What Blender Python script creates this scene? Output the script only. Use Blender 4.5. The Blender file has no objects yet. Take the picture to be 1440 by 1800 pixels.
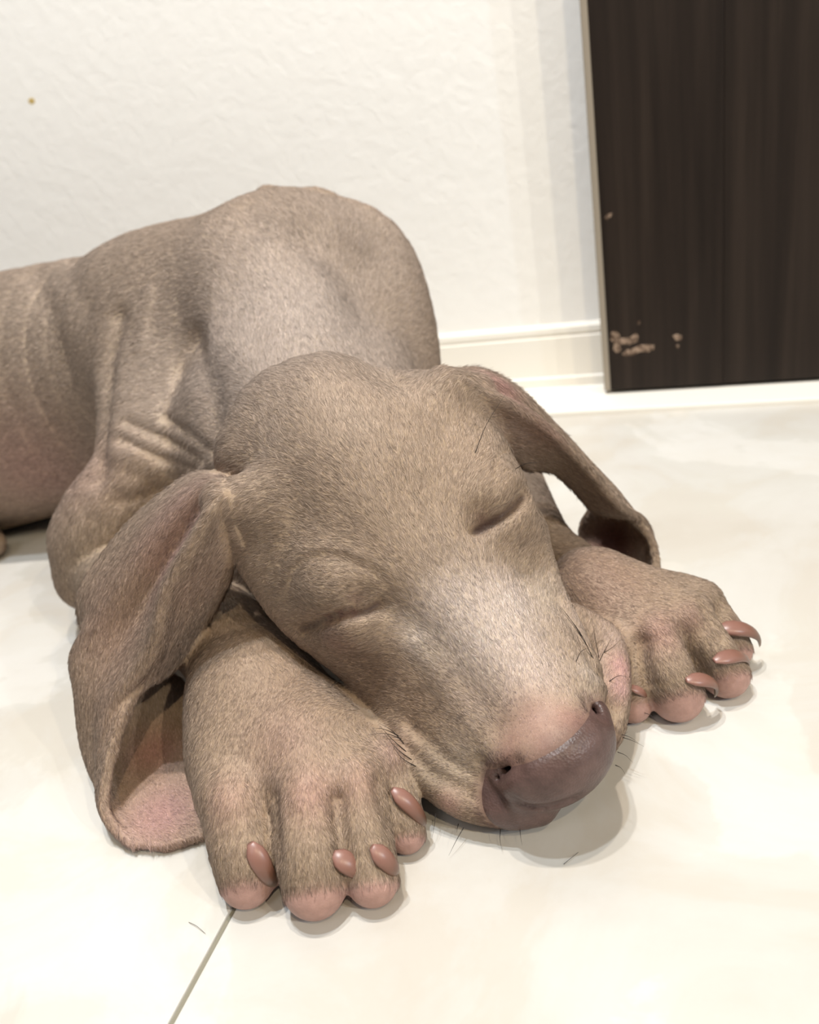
import bpy, bmesh, math, time
import numpy as np
import openvdb
from mathutils import Vector, Matrix

FUR = True
VOX = 0.0012          # sculpting grid of the dog's body, metres
rng = np.random.default_rng(7)
T0 = time.time()
sc = bpy.context.scene
col = sc.collection

# ------------------------------------------------------------------ camera
FPX = 1413.0                      # focal length in pixels of the 1440 x 1800 frame
CAM = np.array([0.0, 0.0, 0.23])


def cam_axes(pitch, yaw, roll):
    fw = np.array([-math.sin(yaw) * math.cos(pitch), math.cos(yaw) * math.cos(pitch), -math.sin(pitch)])
    r0 = np.cross(fw, [0, 0, 1.0]); r0 /= np.linalg.norm(r0)
    u0 = np.cross(r0, fw)
    r = r0 * math.cos(roll) + u0 * math.sin(roll)
    return r, np.cross(r, fw), fw


CR, CU, CF = cam_axes(math.radians(25.6), math.radians(22.0), math.radians(-10.6))
cd = bpy.data.cameras.new('camera')
cam = bpy.data.objects.new('camera', cd)
col.objects.link(cam)
cd.sensor_fit = 'HORIZONTAL'
cd.sensor_width = 36.0
cd.lens = 36.0 * FPX / 1440.0
cd.clip_start = 0.01
cd.dof.use_dof = True
cd.dof.focus_distance = 0.285
cd.dof.aperture_fstop = 13.0
cam.matrix_world = Matrix(((CR[0], CU[0], -CF[0], CAM[0]), (CR[1], CU[1], -CF[1], CAM[1]),
                           (CR[2], CU[2], -CF[2], CAM[2]), (0, 0, 0, 1)))
sc.camera = cam

# ------------------------------------------------------------------ light
sc.view_settings.view_transform = 'Standard'
sc.view_settings.look = 'None'
sc.view_settings.gamma = 1.0
sc.view_settings.use_curve_mapping = False
sc.view_settings.exposure = 0.03
sc.cycles.sample_clamp_direct = 8.0
sc.cycles.sample_clamp_indirect = 4.0
w = bpy.data.worlds.new('world')
sc.world = w
w.use_nodes = True
w.node_tree.nodes['Background'].inputs[0].default_value = (0.97, 0.98, 1.0, 1)
w.node_tree.nodes['Background'].inputs[1].default_value = 0.17


def ceiling_or_fill_lamp(name, loc, power, colour, size, aim):
    ld = bpy.data.lights.new(name, 'AREA')
    ld.shape = 'DISK'; ld.size = size; ld.energy = power; ld.color = colour
    o = bpy.data.objects.new(name, ld); col.objects.link(o)
    o.location = loc
    o.rotation_euler = (Vector(aim) - Vector(loc)).to_track_quat('-Z', 'Y').to_euler()
    return o


# ceiling downlights: a cluster above and behind the dog's left, and a row further along the corridor
AIM = (-0.1, 0.3, 0.0)
ceiling_or_fill_lamp('ceiling_or_fill_lamp', (-0.06, 0.32, 1.70), 9.5, (1.0, 0.88, 0.74), 0.05, AIM)
ceiling_or_fill_lamp('ceiling_or_fill_lamp', (-0.30, 0.28, 1.72), 10.5, (1.0, 0.98, 0.95), 0.05, AIM)
ceiling_or_fill_lamp('ceiling_or_fill_lamp', (-0.16, 0.10, 1.70), 10.5, (0.78, 0.90, 1.0), 0.05, AIM)
ceiling_or_fill_lamp('ceiling_or_fill_lamp', (-0.3, -1.3, 2.1), 6.0, (1.0, 0.98, 0.95), 0.7, (-0.2, 0.6, 0.4))  # soft fill added behind the camera to brighten the wall
for x, p, c in ((2.5, 13.0, (0.62, 0.80, 1.0)), (1.9, 11.0, (1.0, 0.95, 0.86)), (1.22, 9.0, (1.0, 0.86, 0.62)), (0.50, 5.5, (1.0, 0.80, 0.52))):
    ceiling_or_fill_lamp('ceiling_or_fill_lamp', (x, -0.5, 1.35), p, c, 0.03, (-0.1, 0.65, 0.3))


# ------------------------------------------------------------------ helpers
def at(px, py, d):
    """point at pixel (px, py) of the photograph, d metres deep along the view axis"""
    return CAM + d * (CF + CR * (px - 720.0) / FPX - CU * (py - 900.0) / FPX)


def at_z(px, py, z):
    v = CF + CR * (px - 720.0) / FPX - CU * (py - 900.0) / FPX
    return CAM + v * ((z - CAM[2]) / v[2])


def at_y(px, py, y):
    v = CF + CR * (px - 720.0) / FPX - CU * (py - 900.0) / FPX
    return CAM + v * ((y - CAM[1]) / v[1])


def srgb(r, g, b):
    f = lambda c: (c / 12.92 if c <= 0.04045 else ((c + 0.055) / 1.055) ** 2.4)
    return (f(r / 255.0), f(g / 255.0), f(b / 255.0))


def material(name, colour, rough=0.5, spec=0.5):
    m = bpy.data.materials.new(name)
    m.use_nodes = True
    b = m.node_tree.nodes['Principled BSDF']
    b.inputs['Base Color'].default_value = (*colour, 1)
    b.inputs['Roughness'].default_value = rough
    b.inputs['Specular IOR Level'].default_value = spec
    return m, m.node_tree, b


def mesh_object(name, verts, faces, mat, parent=None, smooth=False):
    me = bpy.data.meshes.new(name)
    me.from_pydata([tuple(map(float, v)) for v in verts], [], faces)
    me.update()
    if smooth:
        me.polygons.foreach_set('use_smooth', [True] * len(me.polygons))
    me.materials.append(mat)
    o = bpy.data.objects.new(name, me)
    col.objects.link(o)
    o.parent = parent
    return o


def box(name, lo, hi, mat, parent=None, bevel=0.0):
    bm = bmesh.new()
    bmesh.ops.create_cube(bm, size=1.0)
    for v in bm.verts:
        v.co = Vector([(lo[i] + hi[i]) / 2 + v.co[i] * (hi[i] - lo[i]) for i in range(3)])
    if bevel:
        bmesh.ops.bevel(bm, geom=bm.edges[:], offset=bevel, segments=2, affect='EDGES', profile=0.5)
    me = bpy.data.meshes.new(name); bm.to_mesh(me); bm.free()
    me.materials.append(mat)
    o = bpy.data.objects.new(name, me); col.objects.link(o); o.parent = parent
    return o


def structure(o, label):
    o['kind'] = 'structure'; o['label'] = label
    return o


def thing(o, label, cat, group=None):
    o['label'] = label; o['category'] = cat
    if group: o['group'] = group
    return o


# ------------------------------------------------------------------ room materials
def noise(nt, scale, detail=4.0, rough=0.5, vec=None, dist=0.0):
    n = nt.nodes.new('ShaderNodeTexNoise')
    n.inputs['Scale'].default_value = scale; n.inputs['Detail'].default_value = detail
    n.inputs['Roughness'].default_value = rough; n.inputs['Distortion'].default_value = dist
    if vec is not None: nt.links.new(vec, n.inputs['Vector'])
    return n


def ramp(nt, fac, stops):
    r = nt.nodes.new('ShaderNodeValToRGB')
    while len(r.color_ramp.elements) < len(stops): r.color_ramp.elements.new(0.5)
    for e, (p, c) in zip(r.color_ramp.elements, stops):
        e.position = p; e.color = (*c, 1)
    nt.links.new(fac, r.inputs[0])
    return r


def objcoord(nt, scale=(1, 1, 1)):
    t = nt.nodes.new('ShaderNodeTexCoord')
    m = nt.nodes.new('ShaderNodeMapping'); m.inputs['Scale'].default_value = scale
    nt.links.new(t.outputs['Object'], m.inputs['Vector'])
    return m.outputs['Vector']


def bump(nt, bsdf, height, strength, dist):
    b = nt.nodes.new('ShaderNodeBump')
    b.inputs['Strength'].default_value = strength; b.inputs['Distance'].default_value = dist
    nt.links.new(height, b.inputs['Height']); nt.links.new(b.outputs[0], bsdf.inputs['Normal'])


M_wall, nt, b = material('white_wallpaper', srgb(243, 242, 240), 0.75, 0.25)
v = objcoord(nt)
n1 = noise(nt, 95, 5, 0.55, v, 0.6); n2 = noise(nt, 24, 3, 0.5, v, 0.8)
mx = nt.nodes.new('ShaderNodeMath'); mx.operation = 'ADD'
nt.links.new(n1.outputs[0], mx.inputs[0]); nt.links.new(n2.outputs[0], mx.inputs[1])
bump(nt, b, mx.outputs[0], 0.30, 0.0018)

M_trim, nt, b = material('cream_trim', srgb(235, 231, 223), 0.45, 0.4)
M_tile, nt, b = material('cream_marble_tile', srgb(232, 226, 214), 0.22, 0.45)
v = objcoord(nt)
n1 = noise(nt, 5.5, 7, 0.55, v, 0.35)
r1 = ramp(nt, n1.outputs[0], [(0.36, srgb(195, 191, 184)), (0.47, srgb(201, 198, 193)), (0.535, srgb(203, 201, 196)), (0.55, srgb(211, 209, 205)), (0.7, srgb(213, 212, 209))])
n2 = noise(nt, 13, 8, 0.6, v, 0.8)
r2 = ramp(nt, n2.outputs[0], [(0.42, srgb(246, 242, 236)), (0.5, srgb(250, 249, 247)), (0.62, (1, 1, 1))])
mm = nt.nodes.new('ShaderNodeMix'); mm.data_type = 'RGBA'; mm.blend_type = 'MULTIPLY'; mm.inputs[0].default_value = 0.8
nt.links.new(r1.outputs[0], mm.inputs[6]); nt.links.new(r2.outputs[0], mm.inputs[7])
nt.links.new(mm.outputs[2], b.inputs['Base Color'])
n3 = noise(nt, 30, 4, 0.6, v)
rr = nt.nodes.new('ShaderNodeMapRange'); rr.inputs['To Min'].default_value = 0.30; rr.inputs['To Max'].default_value = 0.5
nt.links.new(n3.outputs[0], rr.inputs[0]); nt.links.new(rr.outputs[0], b.inputs['Roughness'])
M_grout, nt, b = material('grey_grout', srgb(140, 136, 122), 0.9, 0.2)
M_door, nt, b = material('dark_wood', srgb(44, 36, 31), 0.5, 0.2)
v = objcoord(nt, (26, 26, 0.9))
n1 = noise(nt, 3.2, 6, 0.6, v, 0.3)
r1 = ramp(nt, n1.outputs[0], [(0.3, srgb(29, 22, 18)), (0.5, srgb(38, 30, 25)), (0.7, srgb(48, 39, 33))])
nt.links.new(r1.outputs[0], b.inputs['Base Color'])
n2 = noise(nt, 9, 4, 0.6, v); bump(nt, b, n2.outputs[0], 0.25, 0.0006)
M_edge, nt, b = material('taupe_edge_band', srgb(150, 140, 126), 0.5, 0.4)
M_chip, nt, b = material('bare_wood', srgb(168, 146, 124), 0.85, 0.1)
v = objcoord(nt); n1 = noise(nt, 260, 4, 0.6, v)
r1 = ramp(nt, n1.outputs[0], [(0.38, srgb(70, 54, 44)), (0.62, srgb(164, 142, 124))])
nt.links.new(r1.outputs[0], b.inputs['Base Color'])
M_stain, nt, b = material('brown_stain', srgb(196, 172, 110), 0.8, 0.1)

# ------------------------------------------------------------------ room
WY = 0.672            # wall plane
DY = 0.642            # face of the dark door panel
floor = structure(box('floor', (-2.2, -1.2, -0.03), (2.4, WY + 0.2, -0.0012), M_grout), 'cream marble tile floor with thin grey joints')
TX, TW, TY = at_z(410, 1597, 0)[0], 0.60, 0.60
GAP = 0.0019
tile_mesh = {}
for i in range(-3, 4):
    for j in range(-3, 1):
        x0, x1 = TX + i * TW + GAP / 2, TX + (i + 1) * TW - GAP / 2
        y1 = TY + j * TW + (0.6 if j == 0 else 0) * 0 - GAP / 2 + 0.05
        y0 = y1 - TW + GAP
        t = box('tile', (x0, y0, -0.008), (x1, y1, 0.0), M_tile, floor, 0.0005)
wall = structure(box('wall_back', (-2.2, WY, -0.02), (2.4, WY + 0.15, 2.4), M_wall), 'white textured wallpapered wall')

# baseboard with its moulded profile, ending at the door
DX = at_y(1041, 350, DY)[0]
prof = [(0.0, 0.058), (-0.0035, 0.0575), (-0.0052, 0.0555), (-0.0056, 0.0515), (-0.0042, 0.0500), (-0.0042, 0.0490), (-0.0066, 0.0478), (-0.0066, 0.0150),
        (-0.0080, 0.0135), (-0.0080, 0.0060), (-0.0100, 0.0046), (-0.0105, 0.0), (0.0, 0.0)]
bx0, bx1 = -2.2, DX + 0.004
vs, fs = [], []
for x in (bx0, bx1):
    vs += [(x, WY + y, z * 1.01) for y, z in prof]
n = len(prof)
fs = [(k, (k + 1) % n, n + (k + 1) % n, n + k) for k in range(n)] + [tuple(range(n))[::-1], tuple(range(n, 2 * n))]
structure(mesh_object('baseboard_back', vs, fs, M_trim), 'cream moulded baseboard along the white wall')
structure(box('trim_1', (-2.2, 0.6072, -0.001), (2.4, WY + 0.01, 0.0045), M_trim, None, 0.0014), 'cream floor strip running under the baseboard and the dark door')

door = bpy.data.objects.new('door_1', None); col.objects.link(door); door.location = (DX, DY, 0)
structure(door, 'dark brown wood grain sliding door with bite marks low on its edge')
dl = -np.array([DX, DY, 0.0])
BZ = 0.0075
mid = at_y(1272, 400, DY)[0]


def dbox(name, lo, hi, mat, bev=0.0006):
    return box(name, np.array(lo) + dl, np.array(hi) + dl, mat, door, bev)


dbox('door_panel', (DX + 0.005, DY, BZ), (mid, DY + 0.029, 2.1), M_door)
dbox('door_panel', (mid + 0.00005, DY + 0.0003, BZ), (DX + 0.9, DY + 0.029, 2.1), M_door)
dbox('edge_band', (DX, DY - 0.0005, BZ), (DX + 0.005, DY + 0.029, 2.1), M_edge, 0.001)


def blob(name, poly, thick, mat, parent, off):
    """an irregular flat chip standing on the plane y = const"""
    P = [np.array(p) for p in poly]; c = sum(P) / len(P)
    vs = [p + np.array([0, thick * 0.2, 0]) for p in P] + [c + (p - c) * 0.7 + np.array([0, -thick, 0]) for p in P]
    k = len(P)
    fs = [(i, (i + 1) % k, k + (i + 1) % k, k + i) for i in range(k)] + [tuple(range(k, 2 * k))]
    return mesh_object(name, [v + off for v in vs], fs, mat, parent)


def chip(pts):
    return blob('chip', [at_y(px, py, DY) for px, py in pts], 0.0004, M_chip, door, dl)


chip([(1074, 583), (1082, 581), (1088, 586), (1087, 594), (1100, 594), (1112, 592), (1119, 585), (1124, 590), (1122, 601), (1108, 606), (1094, 605), (1088, 612), (1091, 619), (1084, 622), (1077, 615), (1079, 604), (1072, 597)])
chip([(1092, 623), (1100, 615), (1114, 612), (1124, 606), (1140, 605), (1152, 606), (1151, 614), (1140, 619), (1126, 619), (1112, 625), (1098, 626)])
chip([(1182, 590), (1190, 587), (1200, 590), (1198, 598), (1188, 599)])
chip([(1189, 606), (1194, 606), (1193, 612), (1189, 611)])
chip([(1062, 383), (1068, 376), (1077, 374), (1074, 382), (1066, 387)])
chip([(1121, 565), (1126, 564), (1125, 570), (1121, 571)])
blob('stain', [at_y(px, py, WY) for px, py in [(49, 176), (54, 171), (61, 174), (62, 180), (57, 184), (51, 182)]], 0.0002, M_stain, wall, np.zeros(3))

# ------------------------------------------------------------------ the dog: an implicit body
H = VOX


def catmull(P, n):
    P = np.asarray(P, float); m = len(P)
    Q = np.concatenate([[2 * P[0] - P[1]], P, [2 * P[-1] - P[-2]]])
    t = np.linspace(0, m - 1 - 1e-6, n); i = t.astype(int); f = (t - i)
    f = f.reshape(-1, *([1] * (P.ndim - 1)))
    a, b, c, d = Q[i], Q[i + 1], Q[i + 2], Q[i + 3]
    return 0.5 * (2 * b + (c - a) * f + (2 * a - 5 * b + 4 * c - d) * f ** 2 + (3 * b - a - 3 * c + d) * f ** 3)


class Field:
    def __init__(self, lo, hi, big=0.03):
        self.i0 = np.floor(np.array(lo) / H).astype(int)
        self.n = np.ceil(np.array(hi) / H).astype(int) - self.i0 + 1
        self.D = np.full(self.n, big, np.float32)

    def block(self, lo, hi):
        a = np.maximum(np.floor(np.array(lo) / H).astype(int) - self.i0, 0)
        b = np.minimum(np.ceil(np.array(hi) / H).astype(int) - self.i0 + 1, self.n)
        if np.any(b <= a): return None
        s = tuple(slice(a[k], b[k]) for k in range(3))
        X = [((np.arange(a[k], b[k]) + self.i0[k]) * H).astype(np.float32) for k in range(3)]
        return s, X[0][:, None, None], X[1][None, :, None], X[2][None, None, :]

    @staticmethod
    def smin(a, b, k):
        if k <= 0: return np.minimum(a, b)
        h = np.maximum(k - np.abs(a - b), 0) / k
        return np.minimum(a, b) - h * h * (k * 0.25)

    def put(self, s, d, k, sub=False):
        if sub: self.D[s] = -self.smin(-self.D[s], d, k)
        else: self.D[s] = self.smin(self.D[s], d, k)

    @staticmethod
    def segdist(X, Y, Z, a, b):
        ba = b - a
        t = np.clip(((X - a[0]) * ba[0] + (Y - a[1]) * ba[1] + (Z - a[2]) * ba[2]) / max(float(ba @ ba), 1e-12), 0, 1)
        return np.sqrt((X - a[0] - t * ba[0]) ** 2 + (Y - a[1] - t * ba[1]) ** 2 + (Z - a[2] - t * ba[2]) ** 2), t

    def cone(self, a, ra, b, rb, k=0.0, sub=False):
        a = np.asarray(a, np.float64); b = np.asarray(b, np.float64)
        m = max(ra, rb) + k + 4 * H
        r = self.block(np.minimum(a, b) - m, np.maximum(a, b) + m)
        if r is None: return
        s, X, Y, Z = r
        d, t = self.segdist(X, Y, Z, a, b)
        self.put(s, d - (ra + (rb - ra) * t), k, sub)

    def chain(self, pts, k=0.0, sub=4):
        """a smooth tube through the given spheres"""
        A = np.array([[*p, r] for p, r in pts], float)
        if len(A) > 2: A = catmull(A, (len(A) - 1) * sub + 1)
        m = A[:, 3].max() + k + 4 * H
        q = self.block(A[:, :3].min(0) - m, A[:, :3].max(0) + m)
        if q is None: return
        s0 = q[0]; tmp = np.full([z.stop - z.start for z in s0], 1.0, np.float32)
        off = [z.start for z in s0]
        for u, v in zip(A[:-1], A[1:]):
            mm = max(u[3], v[3]) + k + 4 * H
            r = self.block(np.minimum(u[:3], v[:3]) - mm, np.maximum(u[:3], v[:3]) + mm)
            if r is None: continue
            s1, X, Y, Z = r
            d, t = self.segdist(X, Y, Z, u[:3], v[:3])
            s2 = tuple(slice(s1[i].start - off[i], s1[i].stop - off[i]) for i in range(3))
            tmp[s2] = np.minimum(tmp[s2], d - (u[3] + (v[3] - u[3]) * t))
        self.put(s0, tmp, k)

    def ell(self, c, r, M=np.eye(3), k=0.0, sub=False):
        c = np.asarray(c); r = np.asarray(r, float)
        ext = np.sqrt(((M * r[:, None]) ** 2).sum(0)) + k + 4 * H
        q = self.block(c - ext, c + ext)
        if q is None: return
        s, X, Y, Z = q
        u = [(X - c[0]) * M[i][0] + (Y - c[1]) * M[i][1] + (Z - c[2]) * M[i][2] for i in range(3)]
        k0 = np.sqrt(sum((u[i] / r[i]) ** 2 for i in range(3)))
        k1 = np.sqrt(sum((u[i] / r[i] ** 2) ** 2 for i in range(3))) + 1e-9
        self.put(s, k0 * (k0 - 1) / k1, k, sub)

    def groove(self, pts, wd, depth):
        """press (depth > 0) or raise (depth < 0) the surface along a polyline"""
        P = [np.asarray(p, float) for p in pts]
        lo = np.min(P, 0) - 3 * wd; hi = np.max(P, 0) + 3 * wd
        q = self.block(lo, hi)
        if q is None: return
        s, X, Y, Z = q
        d = None
        for a, b in zip(P[:-1], P[1:]):
            e, _ = self.segdist(X, Y, Z, a, b)
            d = e if d is None else np.minimum(d, e)
        if len(P) == 1: d = np.sqrt((X - P[0][0]) ** 2 + (Y - P[0][1]) ** 2 + (Z - P[0][2]) ** 2)
        self.D[s] += (depth * np.exp(-(d / wd) ** 2)).astype(np.float32)

    def surf(self, x, y, lift=0.0):
        """first point of the surface seen at pixel (x, y)"""
        v = CF + CR * (x - 720.0) / FPX - CU * (y - 900.0) / FPX
        t = np.arange(0.18, 0.85, 0.4 * H)
        p = CAM + t[:, None] * v
        i = np.round(p / H).astype(int) - self.i0
        ok = np.all((i >= 0) & (i < self.n), 1)
        d = np.full(len(t), 1.0); j = i[ok]; d[ok] = self.D[j[:, 0], j[:, 1], j[:, 2]]
        if np.any(d < 0):
            k = int(np.argmax(d < 0))
            tt = t[k - 1] + (t[k] - t[k - 1]) * d[k - 1] / max(d[k - 1] - d[k], 1e-9)
        else:
            tt = t[int(np.argmin(d))]
        return CAM + (tt - lift) * v

    def stroke(self, pix, wd, depth):
        """sculpting stroke along pixels of the photograph, pressed (+) or raised (-) where it meets the surface"""
        self.groove([self.surf(*p) for p in pix], wd, depth)

    def merge(self, o, k):
        a = np.maximum(o.i0, self.i0); b = np.minimum(o.i0 + o.n, self.i0 + self.n)
        s = tuple(slice(a[i] - self.i0[i], b[i] - self.i0[i]) for i in range(3))
        t = tuple(slice(a[i] - o.i0[i], b[i] - o.i0[i]) for i in range(3))
        self.D[s] = self.smin(self.D[s], o.D[t], k)


def px(x, y, d, r):
    """a sphere of r pixels seen at pixel (x, y), d metres deep"""
    return (at(x, y, d), r * d / FPX)


def pz(x, y, z, r=None):
    """a sphere of r pixels at pixel (x, y) whose centre is z metres above the floor"""
    p = at_z(x, y, z); d = float((p - CAM) @ CF)
    return (p, (r * d / FPX) if r else z)


# head frame (F forward along the muzzle, L the dog's left, U up), fitted to eyes, nose and ear roots
HS = 0.97


def head_frame(yaw, pit, rol):
    F = np.array([math.cos(yaw) * math.cos(pit), math.sin(yaw) * math.cos(pit), -math.sin(pit)])
    L0 = np.cross([0, 0, 1.0], F); L0 /= np.linalg.norm(L0); U0 = np.cross(F, L0)
    L = L0 * math.cos(rol) + U0 * math.sin(rol)
    return np.array([F, L, np.cross(F, L)])


HM = head_frame(math.radians(-40.05), math.radians(40.65), math.radians(21.4))
HT = CAM + HS * (np.array([-0.0896, 0.2331, 0.0906]) - CAM)
HU = 0.01072 * HS


def hp(f, l, u): return HT + (np.array([f, l, u]) * HU) @ HM


BLO, BHI = (-0.80, 0.13, -0.004), (0.06, 0.625, 0.232)
torso = Field(BLO, BHI)

# trunk, rump and hind leg (mostly out of frame at the left)
torso.chain([px(-420, 815, 0.66, 185), px(-230, 775, 0.63, 205), px(40, 702, 0.60, 210), px(220, 655, 0.565, 200), px(330, 615, 0.53, 180)], 0.03)
torso.chain([px(330, 605, 0.53, 185), px(470, 555, 0.485, 185)], 0.03)
torso.chain([px(-430, 860, 0.60, 120), pz(-210, 960, 0.030, 80)], 0.03)
torso.chain([pz(-210, 960, 0.022, 50), pz(-60, 962, 0.014, 30), pz(-18, 956, 0.012, 26)], 0.012)
# withers and the two shoulder blades
torso.chain([px(455, 432, 0.505, 76), px(520, 432, 0.49, 85), px(560, 455, 0.48, 90)], 0.018)
torso.chain([px(474, 356, 0.512, 28), px(545, 372, 0.505, 34)], 0.005)
torso.chain([px(570, 410, 0.51, 66), px(632, 465, 0.495, 92), px(672, 560, 0.480, 90), px(690, 680, 0.465, 86), px(700, 800, 0.45, 70)], 0.012)
torso.chain([px(360, 560, 0.530, 70), px(320, 600, 0.505, 92), px(285, 690, 0.468, 98), px(262, 820, 0.437, 92), px(190, 930, 0.440, 72)], 0.030)
torso.chain([px(200, 920, 0.440, 76), px(172, 955, 0.446, 72)], 0.02)
torso.chain([px(176, 950, 0.446, 68), px(160, 1012, 0.448, 60)], 0.008)
# neck
torso.chain([px(505, 505, 0.478, 150), px(520, 600, 0.455, 162), px(550, 720, 0.422, 180), px(590, 820, 0.385, 180)], 0.016)
torso.chain([px(420, 760, 0.425, 95), px(500, 900, 0.395, 100), px(430, 1020, 0.402, 104)], 0.02)
# chest between the legs
torso.chain([px(560, 800, 0.44, 200), px(640, 880, 0.42, 150)], 0.03)

# skin folds in front of the shoulder, grooves beside the neck, ribs
# ---- head
head = Field(hp(0, 0, 0) - 0.17, hp(0, 0, 0) + 0.17)


def hell(f, l, u, a, b, c, k): head.ell(hp(f, l, u), np.array([a, b, c]) * HU, HM, k * HU)


def hcone(p, ra, q, rb, k): head.cone(hp(*p), ra * HU, hp(*q), rb * HU, k * HU)


hell(-4.6, 0, -3.3, 4.8, 4.55, 4.15, 0)
hell(-1.4, 0, -2.7, 3.2, 3.5, 2.7, 1.6)
hell(-7.0, 0, -3.2, 2.6, 3.0, 3.2, 1.2)
for s in (-1, 1):
    hell(-2.6, 3.4 * s, -3.3, 3.0, 1.6, 2.2, 1.4)
    hell(-5.0, 2.8 * s, -5.0, 3.0, 2.0, 2.8, 1.4)
    hell(-1.3, 2.75 * s, -1.35, 1.9, 1.3, 1.2, 1.0)
    hell(-0.25, 3.15 * s, -2.05, 1.25, 1.05, 1.1, 0.6)
    hcone((0.4, 1.35 * s, -3.4), 1.7, (5.0, 1.1 * s, -3.6), 1.4, 1.0)
    hcone((1.6, 1.75 * s, -4.7), 1.6, (5.2, 1.25 * s, -4.9), 1.3, 1.0)
head.chain([px(765, 1000, 0.297, 88), px(875, 1145, 0.291, 88), px(955, 1265, 0.284, 86)], 0.012)
hcone((-4, 0, -6.0), 1.8, (4.8, 0, -5.9), 1.0, 1.0)
NC = at(974, 1328, 0.2745)
head.ell(NC, np.array([1.5, 2.12, 1.75]) * HU, HM, 0.5 * HU)
# jowls: right side, and the left one pressed out on the floor
head.chain([px(498, 965, 0.318, 84), px(560, 1045, 0.318, 88), px(688, 1125, 0.314, 108), px(758, 1225, 0.309, 106), px(825, 1310, 0.300, 96), px(900, 1360, 0.290, 66)], 0.010)
head.chain([px(920, 950, 0.312, 40), px(945, 1040, 0.306, 44), px(980, 1130, 0.299, 50), px(1015, 1215, 0.289, 52)], 0.012)
# lips resting on the floor
head.chain([px(700, 1290, 0.302, 46), px(765, 1352, 0.293, 46), px(820, 1396, 0.287, 42), px(890, 1420, 0.281, 33), px(945, 1420, 0.279, 26)], 0.008)
head.chain([px(1000, 1110, 0.318, 50), px(1052, 1140, 0.318, 46), px(1066, 1205, 0.309, 42), px(1066, 1275, 0.300, 33), px(1050, 1310, 0.295, 30)], 0.006)
# broad back of the skull
head.chain([px(468, 800, 0.335, 88), px(520, 735, 0.336, 96), px(640, 728, 0.336, 104), px(750, 742, 0.338, 90), px(800, 740, 0.336, 70)], 0.012)
# ear roots
head.chain([(hp(-5.3, -3.6, -1.6), 1.5 * HU), px(395, 880, 0.303, 40)], 0.008)
head.chain([(hp(-5.6, 3.7, -1.6), 1.4 * HU), px(835, 690, 0.320, 34)], 0.008)
# closed eyes, stop furrow, nostrils, mouth
print('fields', round(time.time() - T0, 1))

# ---- legs
legs = Field(BLO, (0.06, 0.5, 0.12))


def paw(wrist, toes, k=0.0022):
    for kn, mid_, end in toes:
        legs.chain([wrist, kn], 0.010)
    for kn, mid_, end in toes:
        c = np.array([kn[0], mid_[0], end[0]])
        t = Field(c.min(0) - 0.025, c.max(0) + 0.025)
        t.chain([kn, mid_, end], 0.006)
        legs.merge(t, k)


R_wr = pz(452, 1232, 0.030, 100)
legs.chain([px(160, 985, 0.452, 62), px(290, 1055, 0.395, 76), px(400, 1130, 0.358, 88), R_wr], 0.012)
R_toes = [(pz(415, 1395, 0.026, 66), pz(430, 1488, 0.018, 61), pz(434, 1545, 0.0092, 49)),
          (pz(540, 1380, 0.029, 66), pz(546, 1490, 0.020, 62), pz(553, 1556, 0.0104, 57)),
          (pz(620, 1368, 0.028, 56), pz(633, 1465, 0.018, 57), pz(655, 1545, 0.0088, 47)),
          (pz(668, 1345, 0.024, 44), pz(700, 1415, 0.015, 40), pz(714, 1465, 0.0068, 35))]
paw(R_wr, R_toes)
legs.chain([pz(560, 1290, 0.022, 70), pz(650, 1310, 0.022, 52), pz(668, 1330, 0.020, 46)], 0.012)
legs.chain([pz(430, 1330, 0.022, 92), pz(560, 1330, 0.022, 92)], 0.015)
legs.chain([pz(430, 1480, 0.012, 50), pz(560, 1490, 0.012, 52), pz(650, 1440, 0.012, 44)], 0.006)
L_wr = pz(1050, 1045, 0.032, 60)
legs.chain([px(870, 800, 0.45, 62), px(938, 950, 0.402, 62), px(1000, 1010, 0.377, 63), L_wr], 0.012)
L_toes = [(pz(1085, 1130, 0.028, 42), pz(1105, 1190, 0.018, 36), pz(1112, 1238, 0.0078, 33)),
          (pz(1150, 1110, 0.031, 46), pz(1172, 1180, 0.021, 46), pz(1190, 1222, 0.0102, 47)),
          (pz(1205, 1085, 0.031, 44), pz(1245, 1140, 0.020, 42), pz(1276, 1186, 0.0090, 41)),
          (pz(1235, 1060, 0.027, 34), pz(1270, 1105, 0.018, 32), pz(1292, 1143, 0.0078, 30))]
paw(L_wr, L_toes)
legs.chain([pz(1060, 1080, 0.024, 60), pz(1130, 1080, 0.024, 58), pz(1190, 1060, 0.024, 42)], 0.012)
legs.chain([pz(1120, 1180, 0.012, 38), pz(1200, 1165, 0.012, 40), pz(1262, 1125, 0.012, 32)], 0.006)
print('legs', round(time.time() - T0, 1))


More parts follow.
